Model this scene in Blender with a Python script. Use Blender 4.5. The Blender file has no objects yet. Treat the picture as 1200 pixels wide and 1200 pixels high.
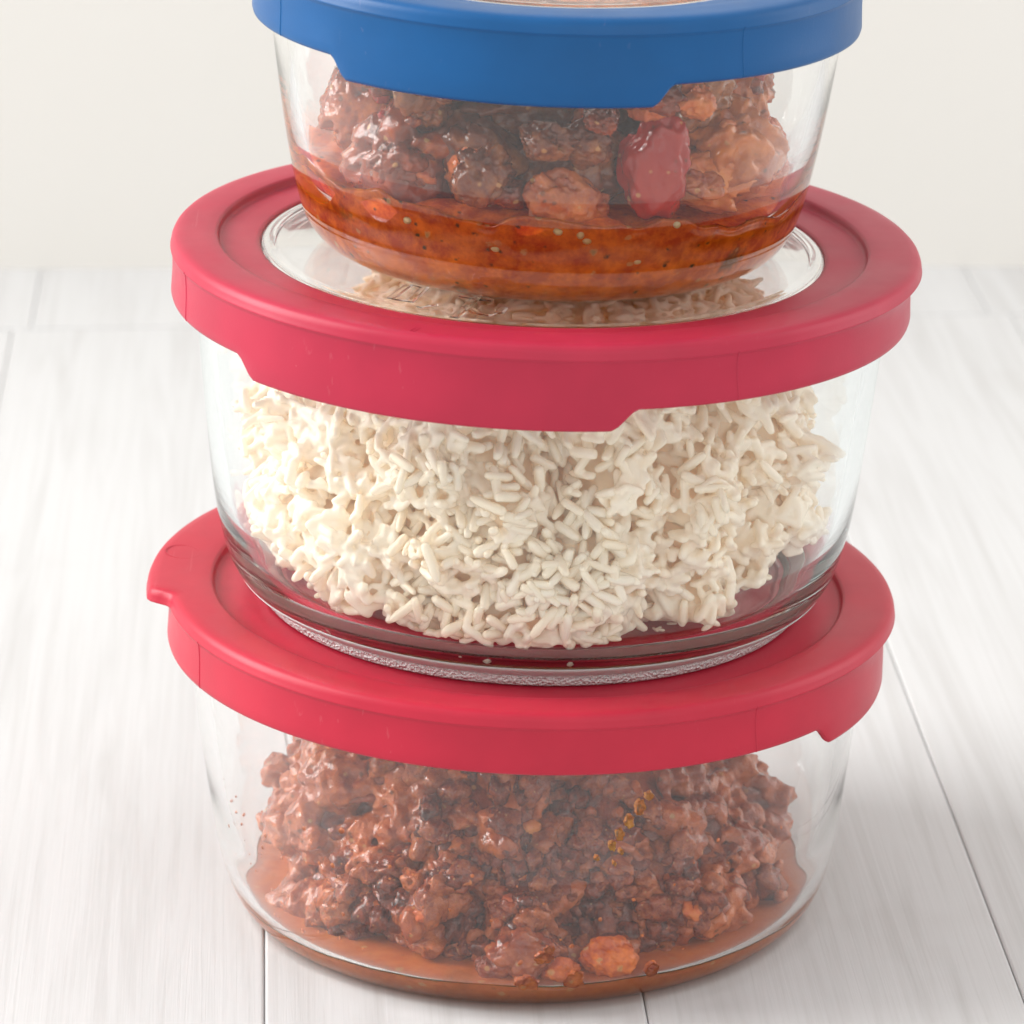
import bpy, bmesh, math, random
import numpy as np
from mathutils import Vector, Matrix, noise as mnoise

random.seed(7)
rng = np.random.default_rng(7)
S = 0.01                       # geometry below is written in centimetres
R = math.radians
scene = bpy.context.scene
col = scene.collection

# ------------------------------------------------------------------ camera
cam_d = bpy.data.cameras.new('camera')
cam = bpy.data.objects.new('camera', cam_d)
col.objects.link(cam)
cam.location = (-0.333 * S, -91.85 * S, 41.716 * S)
cam.rotation_euler = (R(90 - 19.4), 0, 0)
cam_d.sensor_width = 36.0
cam_d.lens = 150.0
cam_d.clip_start = 0.05
cam_d.clip_end = 50
cam_d.dof.use_dof = True
cam_d.dof.focus_distance = 0.93
cam_d.dof.aperture_fstop = 26
scene.camera = cam

# ------------------------------------------------------------------ light
world = bpy.data.worlds.new('World')
scene.world = world
world.use_nodes = True
wb = world.node_tree.nodes['Background']
wb.inputs['Color'].default_value = (1.0, 0.985, 0.96, 1)
wb.inputs['Strength'].default_value = 0.78


def area(name, loc, target, sx, sy, radiance, color=(1, 1, 1)):
    l = bpy.data.lights.new(name, 'AREA')
    l.shape = 'RECTANGLE'
    l.size = sx
    l.size_y = sy
    l.energy = radiance * math.pi * sx * sy
    l.color = color
    o = bpy.data.objects.new(name, l)
    o.location = loc
    d = Vector(target) - Vector(loc)
    o.rotation_euler = d.to_track_quat('-Z', 'Y').to_euler()
    col.objects.link(o)
    return o


area('window_light', (-2.30, 0.22, 1.40), (0, 0.03, 0.12), 1.6, 2.1, 8.0, (1.0, 0.99, 0.97))
area('room_fill_light', (0.75, -1.9, 0.95), (0, 0, 0.1), 1.9, 1.3, 0.42, (1.0, 0.98, 0.96))
area('white_reflector_light', (1.15, 0.30, 0.45), (0, 0, 0.10), 0.75, 0.9, 1.5, (1.0, 1.0, 1.0))

scene.view_settings.view_transform = 'Standard'
scene.view_settings.look = 'None'
scene.view_settings.exposure = 0.42
scene.view_settings.gamma = 1.0
scene.view_settings.use_curve_mapping = False
cy = scene.cycles
cy.max_bounces = 28
cy.diffuse_bounces = 12
cy.glossy_bounces = 14
cy.transmission_bounces = 20
cy.transparent_max_bounces = 16
cy.volume_bounces = 0
cy.caustics_reflective = False
cy.caustics_refractive = True
cy.blur_glossy = 0.0
cy.sample_clamp_indirect = 40.0
cy.use_denoising = True


# ------------------------------------------------------------------ materials
class MatB:
    def __init__(self, name):
        self.m = bpy.data.materials.new(name)
        self.m.use_nodes = True
        self.t = self.m.node_tree
        self.n = self.t.nodes
        self.b = self.n['Principled BSDF']
        self.out = self.n['Material Output']
        self._co = None

    def link(self, a, b):
        self.t.links.new(a, b)

    def set(self, **k):
        for kk, v in k.items():
            self.b.inputs[kk.replace('_', ' ')].default_value = v
        return self

    def co(self):
        if self._co is None:
            self._co = self.n.new('ShaderNodeTexCoord').outputs['Object']
        return self._co

    def mapping(self, scale, rot=(0, 0, 0), src=None):
        mp = self.n.new('ShaderNodeMapping')
        mp.inputs['Scale'].default_value = scale
        mp.inputs['Rotation'].default_value = rot
        self.link(src or self.co(), mp.inputs['Vector'])
        return mp.outputs['Vector']

    def noise(self, scale, detail=3, rough=0.5, vec=None, dist=0.0):
        x = self.n.new('ShaderNodeTexNoise')
        x.inputs['Scale'].default_value = scale
        x.inputs['Detail'].default_value = detail
        x.inputs['Roughness'].default_value = rough
        x.inputs['Distortion'].default_value = dist
        self.link(vec or self.co(), x.inputs['Vector'])
        return x.outputs['Fac']

    def voronoi(self, scale, feature='F1', vec=None, out='Distance'):
        x = self.n.new('ShaderNodeTexVoronoi')
        x.feature = feature
        x.inputs['Scale'].default_value = scale
        self.link(vec or self.co(), x.inputs['Vector'])
        return x.outputs[out]

    def ramp(self, fac, stops):
        x = self.n.new('ShaderNodeValToRGB')
        e = x.color_ramp.elements
        while len(e) < len(stops):
            e.new(0.5)
        for el, (p, c) in zip(e, stops):
            el.position = p
            el.color = c if len(c) == 4 else (*c, 1)
        self.link(fac, x.inputs['Fac'])
        return x.outputs['Color']

    def mix(self, fac, a, b, mode='MIX'):
        x = self.n.new('ShaderNodeMix')
        x.data_type = 'RGBA'
        x.blend_type = mode
        for s, v in ((x.inputs[0], fac), (x.inputs[6], a), (x.inputs[7], b)):
            if isinstance(v, (int, float)):
                s.default_value = v
            elif isinstance(v, tuple):
                s.default_value = v if len(v) == 4 else (*v, 1)
            else:
                self.link(v, s)
        return x.outputs[2]

    def math(self, op, a, b=None):
        x = self.n.new('ShaderNodeMath')
        x.operation = op
        for s, v in ((x.inputs[0], a), (x.inputs[1], b)):
            if v is None:
                continue
            if isinstance(v, (int, float)):
                s.default_value = v
            else:
                self.link(v, s)
        return x.outputs[0]

    def color(self, sock):
        self.link(sock, self.b.inputs['Base Color'])
        return self

    def bump(self, h, strength=0.3, dist=0.0005):
        x = self.n.new('ShaderNodeBump')
        x.inputs['Strength'].default_value = strength
        x.inputs['Distance'].default_value = dist
        self.link(h, x.inputs['Height'])
        self.link(x.outputs['Normal'], self.b.inputs['Normal'])
        return self

    def rnd(self):
        return self.n.new('ShaderNodeObjectInfo').outputs['Random']


W1 = (1, 1, 1, 1)
K0 = (0, 0, 0, 1)


def mat_wood():
    m = MatB('white_washed_wood')
    info = m.n.new('ShaderNodeObjectInfo')
    add = m.n.new('ShaderNodeVectorMath')
    add.operation = 'ADD'
    sc = m.n.new('ShaderNodeVectorMath')
    sc.operation = 'SCALE'
    cmb = m.n.new('ShaderNodeCombineXYZ')
    for i in range(3):
        m.link(info.outputs['Random'], cmb.inputs[i])
    m.link(cmb.outputs[0], sc.inputs[0])
    sc.inputs['Scale'].default_value = 3.7
    m.link(m.co(), add.inputs[0])
    m.link(sc.outputs[0], add.inputs[1])
    src = add.outputs[0]
    fine = m.noise(1.0, 4, 0.65, m.mapping((640, 9, 60), src=src), 0.6)
    broad = m.noise(1.0, 3, 0.55, m.mapping((90, 4.5, 30), src=src), 1.2)
    wear = m.noise(9.0, 4, 0.6, src)
    a = m.ramp(fine, [(0.36, (0.47, 0.465, 0.46)), (0.50, (0.57, 0.57, 0.575)), (0.7, (0.59, 0.59, 0.595))])
    b = m.ramp(broad, [(0.34, (0.86, 0.85, 0.84)), (0.52, (1, 1, 1)), (1, (1, 1, 1))])
    c = m.mix(0.28, (0.56, 0.56, 0.565), a)
    c = m.mix(0.6, c, b, 'MULTIPLY')
    w = m.ramp(wear, [(0.62, W1), (0.75, (0.90, 0.885, 0.87))])
    c = m.mix(0.6, c, w, 'MULTIPLY')
    m.color(c)
    m.set(Roughness=0.55)
    m.bump(m.math('ADD', fine, m.math('MULTIPLY', broad, 0.6)), 0.2, 0.0005)
    return m.m


def mat_wall():
    m = MatB('cream_wall')
    n = m.noise(6, 3)
    m.color(m.ramp(n, [(0.3, (0.715, 0.70, 0.665)), (0.7, (0.725, 0.71, 0.68))]))
    m.set(Roughness=0.9)
    m.bump(m.noise(400, 3), 0.1, 0.0005)
    return m.m


def mat_plastic(name, c, rough=0.37):
    m = MatB(name)
    n = m.noise(45, 3, 0.6)
    d = tuple(x * 0.9 for x in c)
    base = m.ramp(n, [(0.35, d), (0.65, c)])
    sp = m.voronoi(420)
    dust = m.ramp(sp, [(0.0, (0.7, 0.7, 0.7)), (0.045, (0.5, 0.5, 0.5)), (0.06, K0)])
    base = m.mix(m.math('MULTIPLY', dust, m.ramp(m.noise(60, 2), [(0.62, K0), (0.68, (0.4, 0.4, 0.4))])), base, (0.9, 0.75, 0.72))
    scr = m.noise(1.0, 2, 0.5, m.mapping((900, 26, 300), (0.3, 0.5, 0.7)), 0.4)
    scm = m.math('MULTIPLY', m.ramp(scr, [(0.70, K0), (0.73, W1)]), m.ramp(m.noise(30, 2), [(0.5, K0), (0.62, (0.05, 0.05, 0.05))]))
    base = m.mix(scm, base, (0.85, 0.62, 0.62))
    m.color(base)
    rr = m.ramp(m.noise(25, 4, 0.6), [(0.3, (rough - 0.06,) * 3), (0.7, (rough + 0.08,) * 3)])
    m.link(rr, m.b.inputs['Roughness'])
    m.set(IOR=1.48, Specular_IOR_Level=0.32, Subsurface_Weight=0.12, Subsurface_Scale=0.003)
    m.b.inputs['Subsurface Radius'].default_value = (1, 0.35, 0.35)
    m.bump(m.noise(2200, 2), 0.10, 0.0002)
    return m.m


def mat_glass(name, absorb, density):
    m = MatB(name)
    m.set(Base_Color=W1, Roughness=0.0, IOR=1.5, Transmission_Weight=1.0)
    v = m.n.new('ShaderNodeVolumeAbsorption')
    v.inputs['Color'].default_value = (*absorb, 1)
    v.inputs['Density'].default_value = density
    m.link(v.outputs[0], m.out.inputs['Volume'])
    m.bump(m.noise(28, 1), 0.03, 0.0008)
    return m.m


def mat_stipple():
    m = MatB('stippled_glass')
    m.set(Base_Color=(0.92, 0.93, 0.92, 1), Roughness=0.16, IOR=1.5, Transmission_Weight=0.28)
    m.bump(m.voronoi(1500), 0.9, 0.0008)
    return m.m


def mat_reflection_band():
    m = MatB('pale_reflection_glass')
    m.set(Base_Color=(0.90, 0.95, 0.94, 1), Roughness=0.30, IOR=1.5, Transmission_Weight=0.62)  # bright reflection at the base edge put into this pale, half-clear colour
    m.bump(m.noise(500, 3), 0.15, 0.0004)
    return m.m


def mat_pane():
    m = MatB('clear_plastic')
    m.set(Base_Color=(0.97, 0.965, 0.955, 1), Roughness=0.03, IOR=1.46, Transmission_Weight=1.0)
    m.bump(m.noise(60, 2), 0.06, 0.0006)
    return m.m


def mat_film():
    m = MatB('condensation')
    n = m.n
    tr = n.new('ShaderNodeBsdfTransparent')
    df = n.new('ShaderNodeBsdfDiffuse')
    df.inputs['Color'].default_value = (0.85, 0.85, 0.85, 1)
    mx = n.new('ShaderNodeMixShader')
    a = m.noise(38, 5, 0.65, m.mapping((1, 1, 0.6)), 0.8)
    b = m.noise(700, 2)
    sep = n.new('ShaderNodeSeparateXYZ')
    m.link(m.co(), sep.inputs[0])
    fac = m.ramp(a, [(0.38, (0.0,) * 3), (0.76, (0.06,) * 3)])
    fac = m.math('MULTIPLY', fac, m.ramp(b, [(0.3, (0.6,) * 3), (0.7, (1.2, 1.2, 1.2))]))
    m.link(fac, mx.inputs[0])
    m.link(tr.outputs[0], mx.inputs[1])
    m.link(df.outputs[0], mx.inputs[2])
    m.link(mx.outputs[0], m.out.inputs['Surface'])
    n.remove(m.b)
    return m.m


def mat_rice(dark=1.0, name='cooked_rice'):
    m = MatB(name)
    c = m.ramp(m.rnd(), [(0, (0.98 * dark, 0.90 * dark, 0.75 * dark)), (0.6, (0.98 * dark, 0.915 * dark, 0.785 * dark)), (1, (0.98 * dark, 0.94 * dark, 0.85 * dark))])
    n = m.noise(160, 3)
    c = m.mix(0.35, c, m.ramp(n, [(0.35, (0.985 * dark, 0.88 * dark, 0.70 * dark)), (0.65, (0.985 * dark, 0.95 * dark, 0.88 * dark))]))
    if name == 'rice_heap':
        c = m.mix(0.7, c, (0.96, 0.76, 0.52))  # tan shade of the gaps between grains put into the core's colour
    m.color(c)
    m.set(Roughness=0.26, IOR=1.4)
    m.bump(m.noise(900, 2), 0.15, 0.0003)
    tl = m.n.new('ShaderNodeBsdfTranslucent')
    m.link(m.mix(0.5, c, (0.98, 0.87, 0.70)), tl.inputs['Color'])
    mx = m.n.new('ShaderNodeMixShader')
    mx.inputs[0].default_value = 0.30
    m.link(m.b.outputs[0], mx.inputs[1])
    m.link(tl.outputs[0], mx.inputs[2])
    m.link(mx.outputs[0], m.out.inputs['Surface'])
    return m.m


def mat_sauce(name, c1, c2, c3, sss=0.18, fleck=1.0):
    m = MatB(name)
    n = m.noise(55, 5, 0.62, None, 0.7)
    c = m.ramp(n, [(0.30, c2), (0.5, c1), (0.72, c3)])
    n2 = m.noise(230, 4, 0.7)
    c = m.mix(0.55, c, m.ramp(n2, [(0.38, c2), (0.62, c3)]))
    v = m.voronoi(330)
    vc = m.voronoi(330, out='Color')
    sepc = m.n.new('ShaderNodeSeparateColor')
    m.link(vc, sepc.inputs[0])
    pick = m.ramp(sepc.outputs[0], [(0.40, K0), (0.42, W1)])
    v = m.math('ADD', v, m.math('MULTIPLY', m.math('SUBTRACT', m.noise(900, 3, 0.6), 0.5), 0.55))
    fl = m.math('MULTIPLY', m.ramp(v, [(0.06, W1), (0.20, K0)]), pick)
    c = m.mix(m.math('MULTIPLY', fl, fleck), c, (0.06, 0.045, 0.010))
    pick2 = m.ramp(sepc.outputs[1], [(0.86, K0), (0.88, W1)])
    v2 = m.voronoi(75)
    v2c = m.voronoi(75, out='Color')
    s2 = m.n.new('ShaderNodeSeparateColor')
    m.link(v2c, s2.inputs[0])
    big = m.math('MULTIPLY', m.ramp(m.math('ADD', v2, m.math('MULTIPLY', m.noise(420, 4, 0.65), 0.6)), [(0.44, W1), (0.60, K0)]),
                 m.ramp(s2.outputs[0], [(0.55, K0), (0.58, W1)]))
    c = m.mix(m.math('MULTIPLY', big, 0.75 * fleck), c, (0.07, 0.045, 0.012))
    pale = m.math('MULTIPLY', m.ramp(v, [(0.2, W1), (0.32, K0)]), pick2)
    c = m.mix(m.math('MULTIPLY', pale, 0.6), c, (0.55, 0.30, 0.10))
    m.color(c)
    m.set(Roughness=0.12, IOR=1.38, Subsurface_Weight=sss, Subsurface_Scale=0.004)
    m.b.inputs['Subsurface Radius'].default_value = (1.0, 0.35, 0.08)
    m.bump(m.noise(170, 3), 0.15, 0.0008)
    return m.m


def mat_meat(name, cols, scale=70, rough=0.28, bump=0.6, coat=0.6, flecks=True):
    m = MatB(name)
    r = m.rnd()
    n = m.noise(scale, 5, 0.65, None, 0.5)
    k = m.math('ADD', m.math('MULTIPLY', n, 0.75), m.math('MULTIPLY', r, 0.25))
    c = m.ramp(k, [(0.30, cols[0]), (0.48, cols[1]), (0.68, cols[2])])
    if flecks:
        v = m.voronoi(430)
        vc = m.voronoi(430, out='Color')
        sp = m.n.new('ShaderNodeSeparateColor')
        m.link(vc, sp.inputs[0])
        f1 = m.math('MULTIPLY', m.ramp(v, [(0.2, W1), (0.32, K0)]), m.ramp(sp.outputs[0], [(0.80, K0), (0.82, W1)]))
        c = m.mix(m.math('MULTIPLY', f1, 0.6), c, (0.08, 0.035, 0.012))
        f2 = m.math('MULTIPLY', m.ramp(v, [(0.2, W1), (0.32, K0)]), m.ramp(sp.outputs[1], [(0.88, K0), (0.90, W1)]))
        c = m.mix(m.math('MULTIPLY', f2, 0.7), c, (0.5, 0.25, 0.08))
    m.color(c)
    m.set(Roughness=rough, IOR=1.4, Specular_IOR_Level=0.15, Coat_Weight=coat, Coat_Roughness=0.06, Coat_IOR=1.4,
          Subsurface_Weight=0.15, Subsurface_Scale=0.002)
    m.b.inputs['Subsurface Radius'].default_value = (1.0, 0.4, 0.2)
    h = m.math('ADD', m.noise(scale * 4, 4, 0.6), m.math('MULTIPLY', m.noise(scale * 12, 2), 0.35))
    m.bump(h, bump, 0.0014)
    return m.m


def mat_seed():
    m = MatB('seed')
    m.color(m.ramp(m.rnd(), [(0, (0.62, 0.36, 0.12)), (1, (0.75, 0.52, 0.25))]))
    m.set(Roughness=0.3, Subsurface_Weight=0.3, Subsurface_Scale=0.002)
    return m.m


M = dict(
    wood=mat_wood(), wall=mat_wall(),
    red=mat_plastic('red_plastic', (0.475, 0.018, 0.045)),
    crimson=mat_plastic('crimson_plastic', (0.44, 0.020, 0.055)),
    blue=mat_plastic('blue_plastic', (0.003, 0.085, 0.26)),
    glass_mid=mat_glass('aqua_glass', (0.52, 0.97, 0.94), 10.0),
    glass_top=mat_glass('clear_glass', (0.70, 0.86, 0.74), 4.0),
    glass_low=mat_glass('clear_glass_grey', (0.70, 0.86, 0.76), 4.0),
    stipple=mat_stipple(), reflection_band=mat_reflection_band(), pane=mat_pane(), film=mat_film(),
    rice=mat_rice(), rice_shade_core=mat_rice(1.0, 'rice_heap'),
    sauce_top=mat_sauce('tomato_sauce', (0.60, 0.090, 0.003), (0.30, 0.032, 0.002), (0.78, 0.19, 0.010)),
    sauce_low=mat_sauce('brown_meat_sauce', (0.52, 0.125, 0.020), (0.45, 0.095, 0.014), (0.58, 0.16, 0.03), 0.18, 0.25),
    smear=mat_sauce('orange_smear', (0.58, 0.09, 0.008), (0.28, 0.028, 0.006), (0.76, 0.21, 0.015), 0.15, 0.45),
    oil=mat_sauce('orange_oil', (0.85, 0.30, 0.015), (0.66, 0.16, 0.008), (0.90, 0.46, 0.05), 0.1, 0.2),
    stew=mat_meat('stewed_meat', [(0.07, 0.009, 0.003), (0.27, 0.042, 0.006), (0.55, 0.155, 0.024)], 75, 0.18, 0.32, 1.0),
    pepper=mat_meat('red_pepper', [(0.16, 0.004, 0.002), (0.30, 0.008, 0.004), (0.36, 0.022, 0.006)], 40, 0.16, 0.18, 1.0),
    aubergine=mat_meat('stewed_vegetable', [(0.035, 0.008, 0.003), (0.15, 0.030, 0.007), (0.38, 0.125, 0.026)], 85, 0.18, 0.32, 1.0),
    mince=mat_meat('minced_meat', [(0.06, 0.009, 0.003), (0.25, 0.040, 0.010), (0.48, 0.125, 0.030)], 110, 0.22, 0.7, 1.0),
    carrot=mat_meat('tomato_bit', [(0.45, 0.07, 0.02), (0.55, 0.13, 0.03), (0.62, 0.22, 0.05)], 90, 0.25, 0.3, 0.7, False),
    seed=mat_seed(),
)


# ------------------------------------------------------------------ helpers
def tag(o, label=None, cat=None, group=None, kind=None):
    if label:
        o['label'] = label
    if cat:
        o['category'] = cat
    if group:
        o['group'] = group
    if kind:
        o['kind'] = kind
    return o


def empty(name, loc_cm, tilt=0.0):
    o = bpy.data.objects.new(name, None)
    o.empty_display_size = 0.02
    col.objects.link(o)
    o.location = Vector(loc_cm) * S
    o.rotation_euler = (0, R(tilt), 0)
    return o


def mesh(name, verts, faces, mat, smooth=True):
    me = bpy.data.meshes.new(name)
    me.from_pydata([tuple(float(c) * S for c in v) for v in verts], [], [tuple(int(i) for i in f) for f in faces])
    me.materials.append(mat)
    if smooth:
        me.polygons.foreach_set('use_smooth', [True] * len(me.polygons))
    me.update()
    return me


def add(name, me, parent=None):
    o = bpy.data.objects.new(name, me)
    col.objects.link(o)
    if parent:
        o.parent = parent
    return o


def dense(pts, n=6):
    """Catmull-Rom through the profile points."""
    P = [np.array(p, float) for p in pts]
    P = [2 * P[0] - P[1]] + P + [2 * P[-1] - P[-2]]
    out = []
    for i in range(1, len(P) - 2):
        for k in range(n):
            t = k / n
            a, b, c, d = P[i - 1], P[i], P[i + 1], P[i + 2]
            out.append(0.5 * ((2 * b) + (c - a) * t + (2 * a - 5 * b + 4 * c - d) * t * t + (3 * b - a - 3 * c + d) * t ** 3))
    out.append(P[-2])
    return [(float(max(0, q[0])), float(q[1])) for q in out]


def lathe(prof, n=144, closed=False, fn=None):
    """prof: list of (r, z); r ~ 0 at an end closes with a pole. Returns verts, faces (outward for ccw-up profiles)."""
    verts, faces, rings = [], [], []
    for (r, z) in prof:
        if r < 1e-5:
            rings.append([len(verts)])
            verts.append((0, 0, z))
        else:
            st = len(verts)
            for k in range(n):
                a = 2 * math.pi * k / n
                rr, zz = (r, z) if fn is None else fn(a, r, z)
                verts.append((rr * math.cos(a), rr * math.sin(a), zz))
            rings.append(list(range(st, st + n)))
    pairs = list(zip(rings[:-1], rings[1:]))
    if closed:
        pairs.append((rings[-1], rings[0]))
    for A, B in pairs:
        if len(A) == 1 and len(B) == 1:
            continue
        for k in range(n):
            k2 = (k + 1) % n
            if len(A) == 1:
                faces.append((A[0], B[k2], B[k]))
            elif len(B) == 1:
                faces.append((A[k], A[k2], B[0]))
            else:
                faces.append((A[k], A[k2], B[k2], B[k]))
    return verts, faces


def recalc(me):
    bm = bmesh.new()
    bm.from_mesh(me)
    bmesh.ops.recalc_face_normals(bm, faces=bm.faces)
    bm.to_mesh(me)
    bm.free()
    me.update()
    return me


def prof_r(prof, z):
    zs = np.array([p[1] for p in prof])
    rs = np.array([p[0] for p in prof])
    return float(np.interp(z, zs, rs))


def fbm(p, sc, oct=3, seed=0.0):
    v, a, f = 0.0, 1.0, sc
    for _ in range(oct):
        v += a * mnoise.noise(Vector((p[0] * f + seed, p[1] * f - seed * 1.7, p[2] * f + seed * 0.3)))
        a *= 0.5
        f *= 2.07
    return v


# ------------------------------------------------------------------ setting: table of planks and wall
ANG = 3.14
table = add('table_top', mesh('table_top', [(-75, -80, -2.6), (75, -80, -2.6), (75, 56, -2.6), (-75, 56, -2.6),
                                            (-75, -80, -0.11), (75, -80, -0.11), (75, 56, -0.11), (-75, 56, -0.11)],
                              [(3, 2, 1, 0), (4, 5, 6, 7), (0, 1, 5, 4), (1, 2, 6, 5), (2, 3, 7, 6), (3, 0, 4, 7)], M['wood'], False))
tag(table, 'whitewashed wooden plank table top under the stacked containers', None, None, 'structure')


def plank(u0, u1, v0, v1, dz=0.0):
    bm = bmesh.new()
    g = 0.007
    w, l = (u1 - u0 - 2 * g), (v1 - v0 - 2 * g)
    bmesh.ops.create_cube(bm, size=1.0)
    for v in bm.verts:
        v.co = Vector((v.co.x * w * S, v.co.y * l * S, v.co.z * 0.98 * S))
    bmesh.ops.bevel(bm, geom=[e for e in bm.edges], offset=0.07 * S, segments=3, affect='EDGES', profile=0.5)
    me = bpy.data.meshes.new('plank')
    bm.to_mesh(me)
    bm.free()
    me.materials.append(M['wood'])
    o = add('plank', me, table)
    a = R(ANG)
    uc, vc = (u0 + u1) / 2, (v0 + v1) / 2
    o.location = ((uc * math.cos(a) - vc * math.sin(a)) * S, (uc * math.sin(a) + vc * math.cos(a)) * S, (-0.49 + dz) * S)
    o.rotation_euler = (0, 0, a)
    return o


seams = [-6.15 + 8.42 * k for k in range(-7, 9)]
for a_, b_ in zip(seams[:-1], seams[1:]):
    plank(a_, b_, -74, 45.9, 0.0 if abs(a_) < 16 else random.uniform(-0.03, 0.0))
for a_, b_ in zip(seams[:-1], seams[1:]):
    plank(a_ + 0.6 - (1.3 if a_ > 0 else 0), b_ + 0.6 - (1.3 if b_ > 0 else 0), 46.0, 58.5, random.uniform(-0.03, 0.0))

wall_m = mesh('wall', [(-80, 52.5 - 0.8, -30), (130, 52.5 + 1.3, -30), (130, 52.5 + 1.3, 120), (-80, 52.5 - 0.8, 120),
                       (-80, 62 - 0.8, -30), (130, 62 + 1.3, -30), (130, 62 + 1.3, 120), (-80, 62 - 0.8, 120)],
              [(0, 1, 2, 3), (7, 6, 5, 4), (1, 5, 6, 2), (4, 0, 3, 7), (3, 2, 6, 7), (4, 5, 1, 0)], M['wall'], False)
wall = tag(add('wall', wall_m), 'plain cream wall behind the table', None, None, 'structure')


# ------------------------------------------------------------------ glass containers
P_LOW_O = [(6.1, 0.0), (6.42, 0.09), (6.76, 0.36), (7.0, 0.8), (7.15, 1.3), (7.28, 2.0), (7.42, 3.1), (7.6, 4.6), (7.73, 6.2), (7.78, 7.0)]
P_LOW_I = [(5.7, 0.30), (6.22, 0.42), (6.60, 0.80), (6.80, 1.4), (6.92, 2.2), (7.06, 3.1), (7.24, 4.6), (7.37, 6.2), (7.42, 7.0)]
P_MID_O = [(5.92, 0.0), (6.10, 0.03), (6.165, 0.13), (6.19, 0.26), (6.40, 0.37), (6.70, 0.62), (6.95, 1.05), (7.15, 1.75), (7.3, 2.6), (7.48, 4.2), (7.67, 6.2), (7.8, 7.85)]
P_MID_I = [(5.65, 0.62), (6.15, 0.80), (6.55, 1.25), (6.80, 1.95), (6.95, 2.7), (7.12, 4.2), (7.31, 6.2), (7.44, 7.85)]
P_TOP_O = [(4.5, 0.0), (4.82, 0.08), (5.15, 0.28), (5.40, 0.6), (5.58, 1.05), (5.74, 1.7), (5.96, 2.9), (6.2, 4.6), (6.36, 6.1)]
P_TOP_I = [(4.1, 0.40), (4.62, 0.55), (4.98, 0.92), (5.22, 1.4), (5.41, 2.0), (5.63, 3.0), (5.88, 4.6), (6.03, 6.1)]


def container(name, label, base, tilt, po, pi, mat, foot=None):
    root = empty(name, base, tilt)
    tag(root, label, 'container', 'glass containers in the stack')
    o, i = dense(po), dense(pi)
    rim = [((o[-1][0] * 0.8 + i[-1][0] * 0.2), o[-1][1] + 0.10), ((o[-1][0] + i[-1][0]) / 2, o[-1][1] + 0.14), ((o[-1][0] * 0.2 + i[-1][0] * 0.8), o[-1][1] + 0.10)]
    under = [(0, o[0][1] + 0.10), (po[0][0] - 0.7, o[0][1] + 0.10), (po[0][0] - 0.35, o[0][1] + 0.012)]
    prof = under + o + rim + i[::-1] + [(0, i[0][1])]
    v, f = lathe(prof, 192)
    bowl = add('bowl', recalc(mesh('bowl', v, f, mat)), root)
    if foot:
        pf = [(6.08, 0.03), (6.14, 0.022), (6.190, 0.07), (6.212, 0.16), (6.232, 0.25), (6.22, 0.295), (6.15, 0.28), (6.10, 0.15)]
        v, f = lathe(pf, 192, closed=True)
        add('foot_ring', recalc(mesh('foot_ring', v, f, M['stipple'])), root)
        oo = [q for q in o if 0.30 < q[1] < 0.66]
        pb = [(q[0] + 0.012, q[1] - 0.006) for q in oo] + [(q[0] - 0.05, q[1] + 0.02) for q in oo[::-1]]
        v, f = lathe(pb, 192, closed=True)
        add('base_band', recalc(mesh('base_band', v, f, M['reflection_band'])), root)  # thin layer added to brighten the clear glass above the foot
    return root


Z_MID, Z_TOP = 7.53, 15.74
X_MID, X_TOP = 0.08, 0.47
TILT = 2.0
c_low = container('glass_container', 'round clear glass container of minced meat, standing on the table', (0, 0, 0.012), 0, P_LOW_O, P_LOW_I, M['glass_low'])
c_mid = container('glass_container', 'round aqua-tinted glass container of white rice, between the two red lids', (X_MID, 0, Z_MID), TILT, P_MID_O, P_MID_I, M['glass_mid'], True)
c_top = container('glass_container', 'smaller round glass container of chunky stew under the blue lid', (X_TOP, 0, Z_TOP), TILT, P_TOP_O, P_TOP_I, M['glass_top'])


def film(parent, pi, z0, z1, a0, a1):
    prof = [(prof_r(pi, z0 + (z1 - z0) * k / 12) - 0.04, z0 + (z1 - z0) * k / 12) for k in range(13)]
    n = 90
    verts, faces = [], []
    for (r, z) in prof:
        for k in range(n + 1):
            a = R(a0 + (a1 - a0) * k / n)
            verts.append((r * math.cos(a), r * math.sin(a), z))
    for j in range(len(prof) - 1):
        for k in range(n):
            faces.append((j * (n + 1) + k, j * (n + 1) + k + 1, (j + 1) * (n + 1) + k + 1, (j + 1) * (n + 1) + k))
    o = add('condensation_film', mesh('condensation_film', verts, faces, M['film']), parent)
    tag(o, 'faint mist on the inside of the glass')


film(c_low, P_LOW_I, 3.3, 6.9, -180, 180)


# ------------------------------------------------------------------ lids
def sstep(a, b, x):
    t = min(1, max(0, (x - a) / (b - a)))
    return t * t * (3 - 2 * t)


def angdiff(a, b):
    return (a - b + 180) % 360 - 180


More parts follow.
